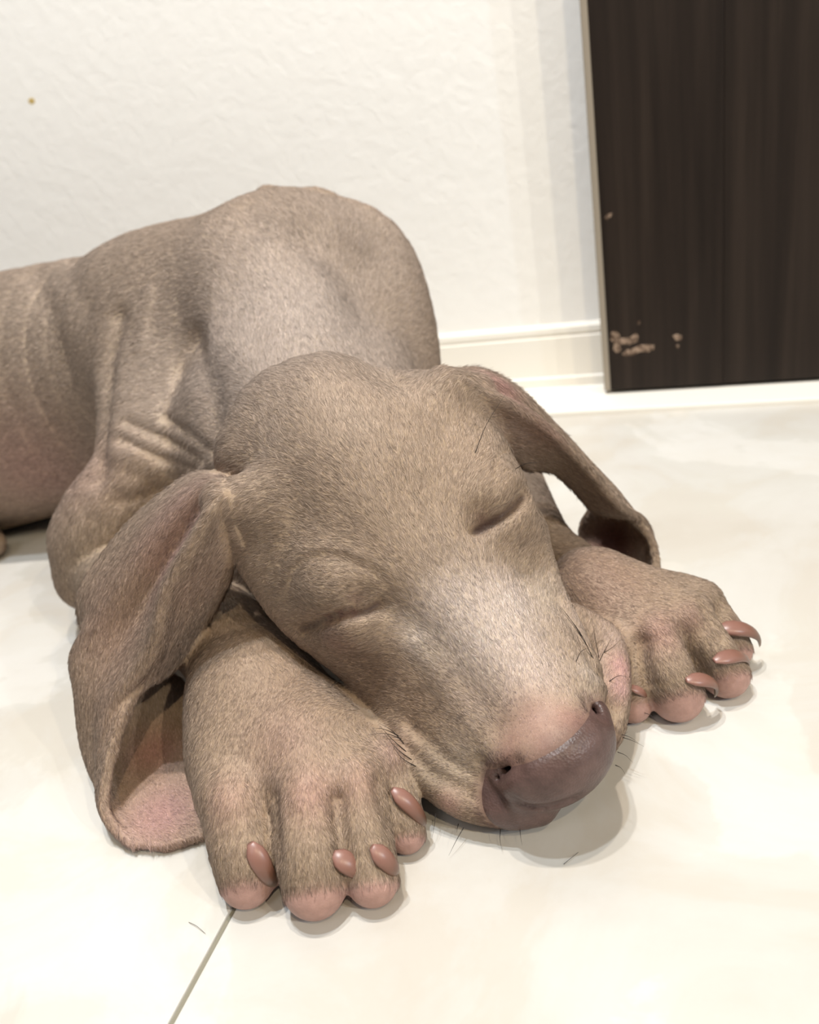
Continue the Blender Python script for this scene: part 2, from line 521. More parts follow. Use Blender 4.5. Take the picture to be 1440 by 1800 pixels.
# ---- ears: thick folded sheets
def sheet_mesh(rows, thick, valley, nu=70, nv=60):
    G = np.array([[at(*p) if len(p) == 3 else at_z(p[0], p[1], p[3]) for p in r] for r in rows])            # rows x across x 3
    va = np.zeros(len(rows)); va[:len(valley)] = valley
    vp = 0.60 * G[:, 1:2] + 0.40 * G[:, 2:3] + CF * va[:, None, None]
    G = np.concatenate([G[:, :1], 0.3 * G[:, :1] + 0.7 * G[:, 1:2], G[:, 1:2], vp, G[:, 2:]], 1)
    G = catmull(G, nu)
    G = np.swapaxes(catmull(np.swapaxes(G, 0, 1), nv), 0, 1)
    du = np.gradient(G, axis=0); dv = np.gradient(G, axis=1)
    N = np.cross(du, dv); N /= np.linalg.norm(N, axis=2, keepdims=True) + 1e-12
    tt = np.full((nu, nv, 1), thick / 2)
    A, B = G + N * tt, G - N * tt
    V = np.concatenate([A.reshape(-1, 3), B.reshape(-1, 3)]); o = nu * nv
    idx = np.arange(o).reshape(nu, nv)
    q = np.stack([idx[:-1, :-1], idx[1:, :-1], idx[1:, 1:], idx[:-1, 1:]], -1).reshape(-1, 4)
    Q = [q, q[:, ::-1] + o]
    rim = np.concatenate([idx[:, 0], idx[-1, 1:], idx[-2::-1, -1], idx[0, -2:0:-1]])
    r2 = np.roll(rim, -1)
    Q.append(np.stack([rim, rim + o, r2 + o, r2], -1))
    return V, np.concatenate(Q), G


EAR_R = [[(432, 955, 0.304), (398, 878, 0.295), (400, 850, 0.314), (408, 835, 0.328)],
         [(414, 972, 0.312), (384, 878, 0.293), (360, 855, 0.314), (340, 838, 0.338)],
         [(404, 1016, 0.324), (343, 950, 0.294), (305, 905, 0.318), (270, 885, 0.346)],
         [(370, 1080, 0.334), (293, 1036, 0.301), (243, 985, 0.325), (198, 958, 0.352)],
         [(330, 1146, 0.338), (276, 1108, 0.306), (185, 1072, 0.334), (140, 1062, 0.358)],
         [(294, 1182, 0.332), (252, 1166, 0.312), (132, 1150, 0.345), (200, 1165, 0.382)],
         [(240, 1228, 0.318), (203, 1230, 0.319), (146, 1222, 0.345), (318, 1196, 0, 0.020)],
         [(204, 1308, 0.314), (182, 1310, 0.322), (163, 1318, 0.345), (340, 1280, 0, 0.010)],
         [(184, 1395, 0.310), (178, 1400, 0.318), (205, 1400, 0, 0.007), (350, 1370, 0, 0.006)],
         [(190, 1440, 0.308), (200, 1452, 0.311), (250, 1450, 0, 0.004), (358, 1428, 0, 0.004)],
         [(224, 1480, 0, 0.0040), (244, 1490, 0, 0.0030), (292, 1492, 0, 0.003), (364, 1470, 0, 0.003)]]
EAR_L = [[(850, 740, 0.322), (828, 690, 0.314), (815, 668, 0.322), (790, 655, 0.332)],
         [(868, 775, 0.336), (872, 704, 0.316), (862, 672, 0.330), (845, 655, 0.345)],
         [(920, 820, 0.356), (935, 736, 0.330), (918, 702, 0.346), (905, 686, 0.362)],
         [(972, 828, 0.364), (990, 783, 0.343), (972, 752, 0.360), (962, 742, 0.376)],
         [(1012, 862, 0.372), (1045, 840, 0.355), (1032, 815, 0.373), (1020, 805, 0.390)],
         [(1045, 895, 0.380), (1088, 890, 0.368), (1085, 872, 0.388), (1055, 862, 0.408)],
         [(1106, 912, 0.384), (1126, 913, 0.388), (1095, 905, 0.413), (1022, 915, 0.420)],
         [(1142, 945, 0.388), (1140, 944, 0.402), (1082, 948, 0.422), (1018, 955, 0.424)],
         [(1154, 990, 0.388), (1142, 992, 0.402), (1085, 1000, 0.414), (1030, 1000, 0.414)],
         [(1150, 1030, 0.386), (1138, 1035, 0.394), (1095, 1042, 0.400), (1050, 1040, 0.402)]]
EARS = []
for rows, th, va_ in ((EAR_R, 0.0040, (0, .008, .013, .014, .011, .005)), (EAR_L, 0.0040, (0, .003, .006, .006, .004))):
    V, Q, G = sheet_mesh(rows, th, va_)
    EARS.append(G)
    g = openvdb.FloatGrid.createLevelSetFromPolygons(V.astype(np.float32), quads=Q.astype(np.uint32), transform=openvdb.createLinearTransform(H), halfWidth=4.0)
    e = Field(V.min(0) - 0.01, V.max(0) + 0.01, 4 * H)
    arr = np.full(e.n, 4 * H, np.float32)
    g.copyToArray(arr, ijk=tuple(int(v) for v in e.i0))
    e.D = arr
    if rows is EAR_R: earR = e
    else: earL = e
print('ears', round(time.time() - T0, 1))

full = torso
full.merge(head, 0.006)
full.merge(legs, 0.003)
full.merge(earR, 0.0025)
full.merge(earL, 0.0025)
S = full.stroke
EYE_R = [(530, 1108), (560, 1094), (600, 1080), (640, 1076), (668, 1060)]
EYE_L = [(836, 936), (858, 922), (885, 905), (920, 874)]
# closed eyes
S([(540, 1040), (600, 1035)], 0.012, -0.0020); S([(580, 1120), (650, 1118)], 0.009, -0.0014)
S([(880, 862), (905, 850)], 0.010, -0.0018); S([(890, 945)], 0.009, -0.0012)
S([(690, 1068), (722, 1105)], 0.006, 0.0018)
S([(634, 1050)], 0.0045, 0.0042); S([(846, 912)], 0.0045, 0.0040)
S([(522, 1112), (560, 1094), (600, 1080), (640, 1076), (668, 1060)], 0.0045, 0.0022); S([(836, 936), (858, 922), (885, 905), (920, 874)], 0.0045, 0.0022)
S(EYE_R, 0.0017, 0.0090)
S(EYE_L, 0.0017, 0.0090)
S([(810, 672), (880, 703), (940, 738), (1000, 788), (1050, 842)], 0.0022, -0.0014)
S([(372, 898), (342, 950), (292, 1038), (277, 1105), (284, 1150)], 0.0024, -0.0012)
# stop, bridge and ridge of the muzzle
S([(735, 880), (765, 1000)], 0.010, 0.0020)
S([(712, 1100), (790, 1210), (865, 1310)], 0.006, -0.0016)
S([(640, 1180), (740, 1290)], 0.010, 0.0015)
# nostrils, the slit under the nose, lip folds
S([(872, 1368), (888, 1352), (905, 1345)], 0.0024, 0.0060); S([(1044, 1238), (1054, 1256)], 0.0026, 0.0055)
S([(905, 1410), (935, 1418), (970, 1416), (1010, 1403)], 0.0017, 0.0055)
S([(845, 1345), (850, 1375), (880, 1405)], 0.003, 0.0016)
S([(1030, 1215), (1062, 1225), (1082, 1262)], 0.003, 0.0018)
S([(690, 1290), (760, 1360), (850, 1405)], 0.0026, 0.0016); S([(720, 1275), (790, 1340), (850, 1372)], 0.0026, 0.0012)
S([(985, 1060), (1020, 1110), (1050, 1180), (1075, 1250)], 0.0035, 0.0020)
for nx, ny, ix, iy, rr_ in ((874, 1369, 14, -10, 0.0014), (884, 1358, 12, -8, 0.0016), (894, 1352, 8, -4, 0.0013), (1046, 1242, -6, 6, 0.0014), (1052, 1253, -6, 4, 0.0013)):
    p_ = full.surf(nx, ny); v_ = (p_ - CAM) / np.linalg.norm(p_ - CAM)
    q_ = p_ + v_ * 0.006 + (CR * ix - CU * iy) * 0.0002
    full.cone(p_ - v_ * 0.001, rr_, q_, rr_ * 0.6, 0.0015, True)
sl_ = [full.surf(*q) for q in ((908, 1411), (935, 1418), (970, 1416), (1008, 1404))]
for u_, v_ in zip(sl_[:-1], sl_[1:]): full.cone(u_, 0.0012, v_, 0.0012, 0.001, True)
# neck, shoulders, trunk
S([(560, 420), (610, 465), (655, 545), (690, 640)], 0.016, 0.0085)
S([(432, 362), (445, 400)], 0.008, 0.0025)
S([(205, 560), (188, 640), (180, 740), (172, 830)], 0.007, 0.0050)
S([(262, 515), (252, 560), (248, 610)], 0.004, -0.0012)
S([(345, 600), (368, 680), (382, 750)], 0.008, 0.0035)
S([(225, 742), (295, 775), (352, 808)], 0.0032, 0.0028); S([(215, 772), (280, 805), (342, 826)], 0.0034, 0.0026)
S([(290, 735), (335, 765), (372, 795)], 0.0032, 0.0020)
S([(215, 880), (275, 865)], 0.004, 0.0016)
S([(60, 480), (90, 560), (110, 640)], 0.010, 0.0020); S([(130, 450), (150, 540)], 0.010, 0.0016)
# knuckles and tendons of the paws
for a_, b_ in (((480, 1405), (487, 1500)), ((594, 1405), (606, 1500)), ((662, 1378), (684, 1440))):
    S([a_, b_], 0.0034, 0.0020)
for q_ in ((408, 1405), (545, 1390), (628, 1368), (690, 1312)): S([q_], 0.0075, -0.0030)
for a_, b_ in (((1128, 1130), (1142, 1200)), ((1198, 1110), (1232, 1180)), ((1238, 1070), (1268, 1120))):
    S([a_, b_], 0.0032, 0.0019)
for q_ in ((1150, 1105), (1205, 1080), (1240, 1042)): S([q_], 0.0055, -0.0020)
# flatten on the floor
zz = ((np.arange(full.n[2]) + full.i0[2]) * H).astype(np.float32)[None, None, :]
full.D = np.maximum(full.D, 0.0003 - zz)
g = openvdb.FloatGrid(background=3 * H)
g.copyFromArray(np.clip(full.D, -3 * H, 3 * H), ijk=tuple(int(v) for v in full.i0))
g.transform = openvdb.createLinearTransform(H)
V, Q = g.convertToQuads(0.0)
V = np.asarray(V, np.float64); Q = np.asarray(Q, np.int64)
print('meshed', len(V), len(Q), round(time.time() - T0, 1))


# ------------------------------------------------------------------ coat colours with some painted shade, hair growth and lengths, painted as soft patches on the surface
def P3(q): return full.surf(*q)


def project(p):
    d = p - CAM; z = d @ CF
    return np.stack([720 + FPX * (d @ CR) / z, 900 - FPX * (d @ CU) / z, z], -1)


TAUPE = srgb(158, 138, 117)
PATCH = [  # pixel, radius in mm, colour, strength
    ((500, 560), 80, srgb(172, 159, 146), .8), ((330, 620), 50, srgb(168, 152, 136), .8), ((650, 440), 45, srgb(160, 145, 130), .8),
    ((60, 600), 110, srgb(166, 149, 131), .9), ((60, 820), 45, srgb(172, 140, 126), .8), ((150, 850), 25, srgb(172, 142, 128), .6),
    ((180, 960), 35, srgb(172, 154, 132), .7),
    ((860, 1120), 20, srgb(196, 180, 166), 1.0), ((800, 1075), 13, srgb(196, 180, 166), .8), ((930, 1190), 13, srgb(196, 178, 164), .9),
    ((735, 1115), 7, srgb(204, 188, 172), 1.0), ((760, 1150), 6, srgb(190, 174, 156), .6), ((960, 1050), 11, srgb(178, 162, 144), .8),
    ((900, 1060), 10, srgb(198, 182, 168), .8), ((1040, 1190), 6, srgb(184, 168, 150), .8), ((1065, 1260), 6, srgb(184, 168, 150), .8), ((840, 1240), 10, srgb(180, 160, 142), .8),
    ((660, 1180), 14, srgb(128, 106, 88), .8), ((730, 1250), 12, srgb(140, 118, 98), .7), ((590, 1130), 8, srgb(150, 122, 106), .7),  # muzzle side: shade of the downward-facing plane painted into the coat
    ((820, 1340), 9, srgb(170, 154, 136), .9), ((760, 1360), 9, srgb(150, 134, 116), .8), ((880, 1420), 7, srgb(168, 148, 130), .8), ((790, 1415), 5, srgb(178, 146, 134), .8),
    ((940, 1262), 9, srgb(166, 136, 123), .9), ((900, 1300), 7, srgb(160, 130, 116), .8), ((990, 1262), 6, srgb(164, 132, 118), .8),
    ((955, 1305), 5, srgb(150, 118, 106), .8), ((1010, 1268), 5, srgb(150, 118, 106), .8), ((895, 1335), 5, srgb(146, 116, 104), .8), ((1020, 1090), 9, srgb(180, 160, 142), .8), ((1078, 1120), 7, srgb(184, 162, 146), .8), ((1092, 1175), 6, srgb(190, 150, 142), .9), ((1090, 1215), 5, srgb(190, 152, 144), .8),
    ((340, 900), 15, srgb(168, 140, 126), .8), ((300, 980), 18, srgb(170, 138, 124), .7), ((200, 1100), 24, srgb(160, 134, 116), .8), ((190, 1250), 16, srgb(162, 138, 118), .7),
    ((280, 1430), 16, srgb(172, 138, 130), 1.0), ((270, 1320), 12, srgb(170, 130, 116), .9),
    ((880, 675), 12, srgb(176, 136, 124), .8), ((960, 760), 14, srgb(160, 130, 114), .6), ((1080, 950), 16, srgb(112, 74, 64), 1.0),  # last patch: red-brown ear inside, darkened to paint in the hollow's shade
    ((630, 1050), 3.2, srgb(120, 98, 84), .9), ((846, 912), 3.2, srgb(122, 100, 86), .9), ((580, 1084), 1.7, srgb(146, 104, 94), .8), ((600, 1079), 1.7, srgb(150, 104, 94), .8), ((622, 1077), 1.7, srgb(146, 104, 94), .8),
    ((400, 1400), 9, srgb(176, 146, 128), .8), ((545, 1390), 9, srgb(182, 148, 132), .8), ((630, 1370), 8, srgb(178, 148, 130), .8), ((690, 1320), 7, srgb(172, 144, 130), .7),
    ((480, 1200), 25, srgb(156, 134, 114), .8), ((500, 1300), 14, srgb(160, 132, 116), .6),
    ((1060, 1030), 20, srgb(152, 126, 108), .8), ((1160, 1110), 8, srgb(176, 142, 128), .8), ((1215, 1085), 7, srgb(168, 138, 122), .7), ((1010, 990), 18, srgb(146, 122, 104), .7)]
PADS = [(R_toes[0][2], (425, 1568)), (R_toes[1][2], (555, 1585)), (R_toes[2][2], (655, 1568)), (R_toes[3][2], (714, 1480)),
        (L_toes[0][2], (1112, 1248)), (L_toes[1][2], (1190, 1245)), (L_toes[2][2], (1278, 1206)), (L_toes[3][2], (1296, 1150))]
PINK = srgb(172, 138, 128)


def coat(V):
    """base colour and bare-skin amount for points on the body"""
    c = np.tile(np.array(TAUPE), (len(V), 1)); bare = np.zeros(len(V))
    for q, r, colr, st in PATCH:
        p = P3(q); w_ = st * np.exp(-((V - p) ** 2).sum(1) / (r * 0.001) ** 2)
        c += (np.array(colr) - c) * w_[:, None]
    for (pc, pr), q in PADS:
        p = P3(q)
        dz = V[:, 2] - pc[2]
        dist = np.sqrt(((V - pc) ** 2).sum(1))
        side = (V - pc) @ (-CF * 0.72 + np.array([0, 0, -0.70])) / (dist + 1e-9)
        w_ = np.clip((1.7 * pr - dist) / (0.4 * pr), 0, 1) * np.clip((side - 0.02) / 0.3, 0, 1)
        c += (np.array(PINK) - c) * w_[:, None]; bare = np.maximum(bare, np.clip(w_ * 1.5 - 0.3, 0, 1))
    for e_ in (EYE_R, EYE_L):
        E_ = catmull(np.array([P3(q) for q in e_]), 24)
        for p in E_:
            w_ = np.exp(-((V - p) ** 2).sum(1) / 0.0016 ** 2)
            bare = np.maximum(bare, np.clip(w_ * 1.5 - 0.35, 0, 1)); c += (np.array(srgb(66, 46, 40)) - c) * (0.7 * w_)[:, None]
    return c, bare


def nose_amount(V):
    """positive inside the dark nose leather"""
    q = (V - NC) @ HM.T / HU
    n = q / np.linalg.norm(q, axis=1, keepdims=True)
    rad_ = np.linalg.norm(q / np.array([1.5, 2.12, 1.75]), axis=1)
    f = n[:, 0] - 0.12 * n[:, 2] + 0.15 * n[:, 1] ** 2
    return np.where(rad_ < 2.2, f + 0.20 - 1.6 * np.maximum(0, rad_ - 1.12), -1.0)


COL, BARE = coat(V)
NOSE = nose_amount(V)
wn_ = np.clip((NOSE + 0.42) / 0.42, 0, 1) * 0.85
COL += (np.array(srgb(104, 78, 72)) - COL) * (wn_ ** 1.5)[:, None]
# ------------------------------------------------------------------ materials of the dog
def attr_material(name, rough, spec, scale, strength, dist):
    m, nt, b = material(name, (0.3, 0.25, 0.2), rough, spec)
    a = nt.nodes.new('ShaderNodeAttribute'); a.attribute_name = 'coat'
    v = objcoord(nt)
    n = noise(nt, scale * 0.35, 4, 0.6, v)
    r = ramp(nt, n.outputs[0], [(0.3, (0.86, 0.84, 0.83)), (0.7, (1.06, 1.05, 1.04))])
    x = nt.nodes.new('ShaderNodeMix'); x.data_type = 'RGBA'; x.blend_type = 'MULTIPLY'; x.inputs[0].default_value = 1.0
    nt.links.new(a.outputs['Color'], x.inputs[6]); nt.links.new(r.outputs[0], x.inputs[7])
    nt.links.new(x.outputs[2], b.inputs['Base Color'])
    n2 = noise(nt, scale, 4, 0.6, v)
    bump(nt, b, n2.outputs[0], strength, dist)
    return m, nt, b


M_skin, _, b_ = attr_material('puppy_skin', 0.5, 0.25, 900, 0.35, 0.0005)
b_.inputs['Subsurface Weight'].default_value = 0.05
b_.inputs['Subsurface Radius'].default_value = (0.9, 0.35, 0.2)
b_.inputs['Subsurface Scale'].default_value = 0.003
M_nose, nt, b = material('nose_leather', srgb(100, 78, 72), 0.42, 0.45)
v = objcoord(nt)
vo = nt.nodes.new('ShaderNodeTexVoronoi'); vo.inputs['Scale'].default_value = 1100; nt.links.new(v, vo.inputs['Vector'])
bump(nt, b, vo.outputs['Distance'], 0.35, 0.0004)
n1 = noise(nt, 160, 4, 0.6, v)
r1 = ramp(nt, n1.outputs[0], [(0.3, srgb(74, 56, 52)), (0.7, srgb(98, 76, 71))]); nt.links.new(r1.outputs[0], b.inputs['Base Color'])


def quad_mesh(name, V, Q, mat, colour=None):
    me = bpy.data.meshes.new(name)
    me.vertices.add(len(V)); me.vertices.foreach_set('co', V.astype(np.float32).ravel())
    me.loops.add(len(Q) * 4); me.loops.foreach_set('vertex_index', Q.astype(np.int32).ravel())
    me.polygons.add(len(Q)); me.polygons.foreach_set('loop_start', np.arange(0, len(Q) * 4, 4, dtype=np.int32))
    me.polygons.foreach_set('use_smooth', np.ones(len(Q), bool))
    me.update(calc_edges=True)
    me.materials.append(mat)
    if colour is not None:
        a = me.attributes.new('coat', 'FLOAT_COLOR', 'POINT')
        a.data.foreach_set('color', np.concatenate([colour, np.ones((len(V), 1))], 1).astype(np.float32).ravel())
    o = bpy.data.objects.new(name, me); col.objects.link(o)
    return o


# vertex normals
fn = np.cross(V[Q[:, 2]] - V[Q[:, 0]], V[Q[:, 3]] - V[Q[:, 1]])
VN = np.zeros_like(V)
for k in range(4):
    for ax in range(3): VN[:, ax] += np.bincount(Q[:, k], fn[:, ax], len(V))
VN /= np.linalg.norm(VN, axis=1, keepdims=True) + 1e-12


def submesh(mask):
    q = Q[mask]; used = np.unique(q); m = np.full(len(V), -1); m[used] = np.arange(len(used))
    return used, m[q]


nose_faces = (NOSE[Q] > -0.10).all(1)
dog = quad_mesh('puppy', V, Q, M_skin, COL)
thing(dog, 'sleeping taupe grey puppy with long floppy ears lying on the tile floor', 'dog')
un, qn = submesh(nose_faces)
edge = np.clip(NOSE[un] / 0.08, -1, 1)
nose = quad_mesh('nose', V[un] + VN[un] * (0.0006 * edge)[:, None], qn, M_nose)
nose.parent = dog
nose['label'] = 'dark mauve brown nose leather with a pink top'
print('body', round(time.time() - T0, 1))

# ------------------------------------------------------------------ claws
M_claw, nt, b = material('claw_horn', srgb(150, 88, 68), 0.36, 0.45)
a = nt.nodes.new('ShaderNodeAttribute'); a.attribute_name = 'along'
r1 = ramp(nt, a.outputs['Fac'], [(0.0, srgb(142, 104, 94)), (0.4, srgb(122, 86, 72)), (0.7, srgb(94, 70, 54)), (0.88, srgb(124, 100, 80)), (1.0, srgb(186, 170, 150))])
nt.links.new(r1.outputs[0], b.inputs['Base Color'])
b.inputs['Coat Weight'].default_value = 0.1; b.inputs['Coat Roughness'].default_value = 0.25


def claw(bp, tp, wpx, zt, sink=0.0004, arch=0.25):
    B = full.surf(*bp); B = B - (B - CAM) / np.linalg.norm(B - CAM) * -sink
    Tt = at_z(tp[0], tp[1], zt)
    d = float((B - CAM) @ CF); w0 = wpx * d / FPX * 0.44
    ax = Tt - B; Ln = np.linalg.norm(ax); ax /= Ln
    up = np.array([0, 0, 1.0]) - CF * 0.5; up -= ax * (up @ ax); up /= np.linalg.norm(up)
    sd = np.cross(ax, up)
    st = B - ax * Ln * 0.28 - up * 0.0014
    vs, fs, al = [], [], []
    NR, NS = 11, 12
    for i in range(NR):
        t = i / (NR - 1)
        c = st * (1 - t) ** 2 + 2 * t * (1 - t) * ((st + Tt) / 2 + up * Ln * 1.35 * arch * 1.6) + Tt * t * t
        q_ = 1 - min(1.0, t / 0.28); prof_ = math.sqrt(max(0.0, 1 - q_ * q_ * 0.92)) * (1 - t) ** 0.55 * 1.15 + 0.02
        for j in range(NS):
            an = 2 * math.pi * j / NS
            cu, su = math.cos(an), math.sin(an)
            h_ = 0.60 if su > 0 else 0.40
            vs.append(c + sd * cu * w0 * prof_ + up * su * w0 * h_ * prof_); al.append(t)
    for i in range(NR - 1):
        for j in range(NS):
            fs.append((i * NS + j, i * NS + (j + 1) % NS, (i + 1) * NS + (j + 1) % NS, (i + 1) * NS + j))
    fs.append(tuple(range(NS))[::-1]); fs.append(tuple((NR - 1) * NS + j for j in range(NS)))
    o = mesh_object('claw', vs, fs, M_claw, dog, True)
    at_ = o.data.attributes.new('along', 'FLOAT', 'POINT'); at_.data.foreach_set('value', np.array(al, np.float32))
    return o


CLAWS = [((452, 1503), (484, 1556), 42, 0.0050), ((602, 1513), (640, 1550), 44, 0.0070, -0.0016), ((667, 1503), (693, 1541), 40, 0.0060, -0.0008), ((706, 1405), (745, 1458), 36, 0.0040),
         ((1117, 1214), (1131, 1240), 26, 0.0060), ((1222, 1200), (1256, 1226), 34, 0.0060), ((1272, 1163), (1311, 1181), 34, 0.0055), ((1284, 1110), (1335, 1138), 38, 0.0070)]
for c in CLAWS: claw(*c)


# ------------------------------------------------------------------ whiskers
M_whisk, nt, b = material('whisker_hair', srgb(38, 32, 28), 0.45, 0.4)


def hair_tube(name, pts, r0, mat, parent, r1=None):
    A = catmull(np.array(pts), 9); vs, fs = [], []
    for i, p in enumerate(A):
        t = A[min(i + 1, 8)] - A[max(i - 1, 0)]; t /= np.linalg.norm(t)
        u = np.cross(t, [0.3, 0.2, 0.9]); u /= np.linalg.norm(u); w_ = np.cross(t, u)
        r = r0 * (1 - i / 8) + (r1 if r1 else r0 * 0.15) * i / 8
        for j in range(4): vs.append(p + r * (u * math.cos(j * math.pi / 2) + w_ * math.sin(j * math.pi / 2)))
    for i in range(8):
        for j in range(4): fs.append((i * 4 + j, i * 4 + (j + 1) % 4, i * 4 + 4 + (j + 1) % 4, i * 4 + 4 + j))
    return mesh_object(name, vs, fs, mat, parent, True)


WHISK = [  # root pixel, bend pixel, tip pixel, how far the tip stands towards the viewer (m)
    ((508, 1132), (460, 1134), (412, 1138), .006), ((604, 1206), (540, 1204), (470, 1192), .008), ((612, 1212), (580, 1224), (541, 1228), .006), ((600, 1195), (565, 1215), (548, 1226), .004),
    ((712, 1302), (680, 1290), (647, 1291), .004), ((714, 1312), (690, 1285), (664, 1270), .004), ((722, 1328), (690, 1300), (668, 1276), .004), ((730, 1340), (700, 1318), (676, 1290), .004),
    ((736, 1350), (706, 1332), (688, 1306), .004), ((706, 1296), (676, 1282), (655, 1280), .004),
    ((766, 1430), (764, 1448), (760, 1472), .002), ((815, 1455), (802, 1478), (789, 1504), .003), ((880, 1458), (879, 1475), (883, 1497), .002), ((806, 1448), (804, 1456), (803, 1464), .001), ((914, 1455), (915, 1468), (918, 1486), .002),
    ((735, 1375), (728, 1388), (722, 1398), .002),
    ((1042, 1150), (1012, 1105), (982, 1066), .003), ((1046, 1165), (1020, 1112), (986, 1068), .003), ((1030, 1130), (1004, 1090), (984, 1064), .003), ((1054, 1160), (1046, 1120), (1040, 1085), .004), ((1054, 1162), (1066, 1138), (1076, 1120), .003), ((1056, 1150), (1074, 1140), (1092, 1124), .004),
    ((1068, 1200), (1088, 1188), (1110, 1192), .004), ((1012, 1165), (1022, 1145), (1038, 1138), .004), ((1062, 1178), (1040, 1186), (1014, 1190), .003),
    ((1094, 1296), (1112, 1302), (1132, 1312), .003), ((1090, 1290), (1108, 1296), (1122, 1306), .003), ((1086, 1322), (1100, 1328), (1112, 1340), .002), ((1082, 1345), (1092, 1350), (1100, 1362), .002), ((1130, 1252), (1145, 1258), (1156, 1270), .002),
    ((834, 800), (856, 745), (892, 688), .006), ((905, 825), (925, 815), (950, 812), .004)]
for rt, md, tp, out in WHISK:
    A_ = full.surf(*rt); d0 = float((A_ - CAM) @ CF)
    hair_tube('whisker', [A_ + (A_ - CAM) * 0.004, at(*md, d0 - 0.5 * out), at(*tp, d0 - out)], 0.00021 if 1260 < rt[1] < 1360 and rt[0] < 760 else 0.00016, M_whisk, dog)
for i, (a_, m_, c_) in enumerate((((332, 1621), (346, 1628), (361, 1641)), ((991, 1519), (1002, 1510), (1017, 1498)))):
    o = hair_tube('shed_hair', [at_z(*a_, 0.0004), at_z(*m_, 0.0008), at_z(*c_, 0.0004)], 0.00010, M_whisk, None, 0.00006)
    thing(o, ('short dark shed hair on the floor beside the tile joint', 'short dark shed hair on the floor in front of the nose')[i], 'hair', 'shed hairs on the floor')

# ------------------------------------------------------------------ fur
FLOW = [  # pixel, growth direction in the picture plane
    ((1000, 1240), (-.4, -.9)), ((950, 1280), (-.5, -.85)), ((900, 1300), (-.7, -.6)), ((860, 1130), (-.45, -.9)), ((930, 1170), (-.15, -1)), ((760, 1000), (-.4, -.9)), ((800, 1090), (-.5, -.8)), ((700, 850), (-.35, -.95)), ((780, 760), (.05, -1)),
    ((620, 700), (-.25, -1)), ((480, 760), (-.75, -.6)), ((540, 900), (-.8, -.45)), ((560, 1010), (-.95, -.15)), ((600, 1040), (-.9, -.2)), ((460, 950), (-.9, .2)), ((420, 900), (-.9, .4)), ((560, 1130), (-.85, .3)), ((630, 1120), (-.75, .3)), ((660, 1180), (-.85, .1)), ((720, 1160), (-.8, -.3)), ((740, 1250), (-.9, -.2)), ((780, 1360), (-.95, -.1)), ((860, 1410), (-.95, .1)), ((830, 1290), (-.9, -.35)),
    ((880, 830), (.45, -.85)), ((850, 760), (.35, -.9)), ((900, 880), (.6, -.7)), ((940, 960), (.3, -.95)), ((970, 1060), (.25, -1)), ((1030, 1170), (.3, -.95)), ((1060, 1260), (.3, -.9)), ((1070, 1110), (.2, -.9)), ((1095, 1180), (.2, -.9)),
    ((375, 880), (-.5, .8)), ((300, 930), (-.65, .75)), ((220, 1080), (-.3, .95)), ((165, 1180), (0, 1)), ((180, 1330), (.05, 1)), ((340, 1030), (-.3, .95)), ((300, 1120), (-.4, .9)), ((280, 1440), (.6, .5)), ((260, 1350), (.3, .8)), ((240, 1490), (.3, .9)),
    ((860, 670), (.8, .3)), ((920, 720), (.75, .6)), ((1000, 800), (.75, .7)), ((1060, 860), (.7, .7)), ((1130, 930), (.5, .85)), ((1080, 960), (.3, .9)), ((1150, 985), (.2, 1)),
    ((500, 580), (-.15, -.95)), ((420, 520), (-.5, -.8)), ((560, 480), (.0, -1)), ((640, 600), (.2, -1)), ((660, 450), (.3, -.8)), ((740, 580), (.4, -.3)), ((480, 380), (-.5, -.6)), ((330, 560), (-.85, .1)), ((300, 680), (-.9, .4)), ((380, 700), (-.8, -.2)), ((280, 790), (-.8, .5)),
    ((60, 520), (-1, .1)), ((60, 680), (-.95, .3)), ((80, 840), (-.9, .4)), ((180, 600), (-.9, .3)), ((230, 850), (-.6, .8)), ((150, 960), (-.2, .95)), ((140, 1040), (0, .9)),
    ((380, 1110), (.3, .9)), ((450, 1180), (.3, .95)), ((500, 1300), (.2, 1)), ((400, 1300), (.05, 1)), ((420, 1480), (.05, 1)), ((550, 1480), (.1, 1)), ((640, 1440), (.2, 1)), ((640, 1310), (.5, .85)), ((700, 1400), (.4, .9)),
    ((960, 940), (.6, .8)), ((1040, 1020), (.8, .6)), ((1120, 1060), (.7, .7)), ((1160, 1150), (.4, .95)), ((1240, 1110), (.6, .8)), ((1250, 1040), (.8, .55)), ((1270, 1150), (.5, .85))]
LEN = [  # pixel, radius mm, length mm
    ((500, 520), 110, 5.2), ((60, 650), 160, 4.6), ((870, 1150), 30, 2.6), ((760, 1340), 22, 2.0), ((945, 1262), 10, 0.7), ((900, 1310), 8, 0.6), ((1005, 1265), 8, 0.6), ((955, 1305), 8, 0.5),
    ((1092, 1180), 8, 1.0), ((790, 1420), 7, 0.9), *[((x, y), 3.2, 0.7) for x, y in ((540, 1104), (570, 1090), (600, 1080), (630, 1077), (655, 1068), (838, 934), (860, 921), (885, 905), (908, 886))], ((460, 1250), 40, 2.4), ((480, 1400), 30, 2.8), ((1100, 1060), 45, 2.4), ((1080, 960), 16, 1.6), ((270, 1400), 22, 2.0)]

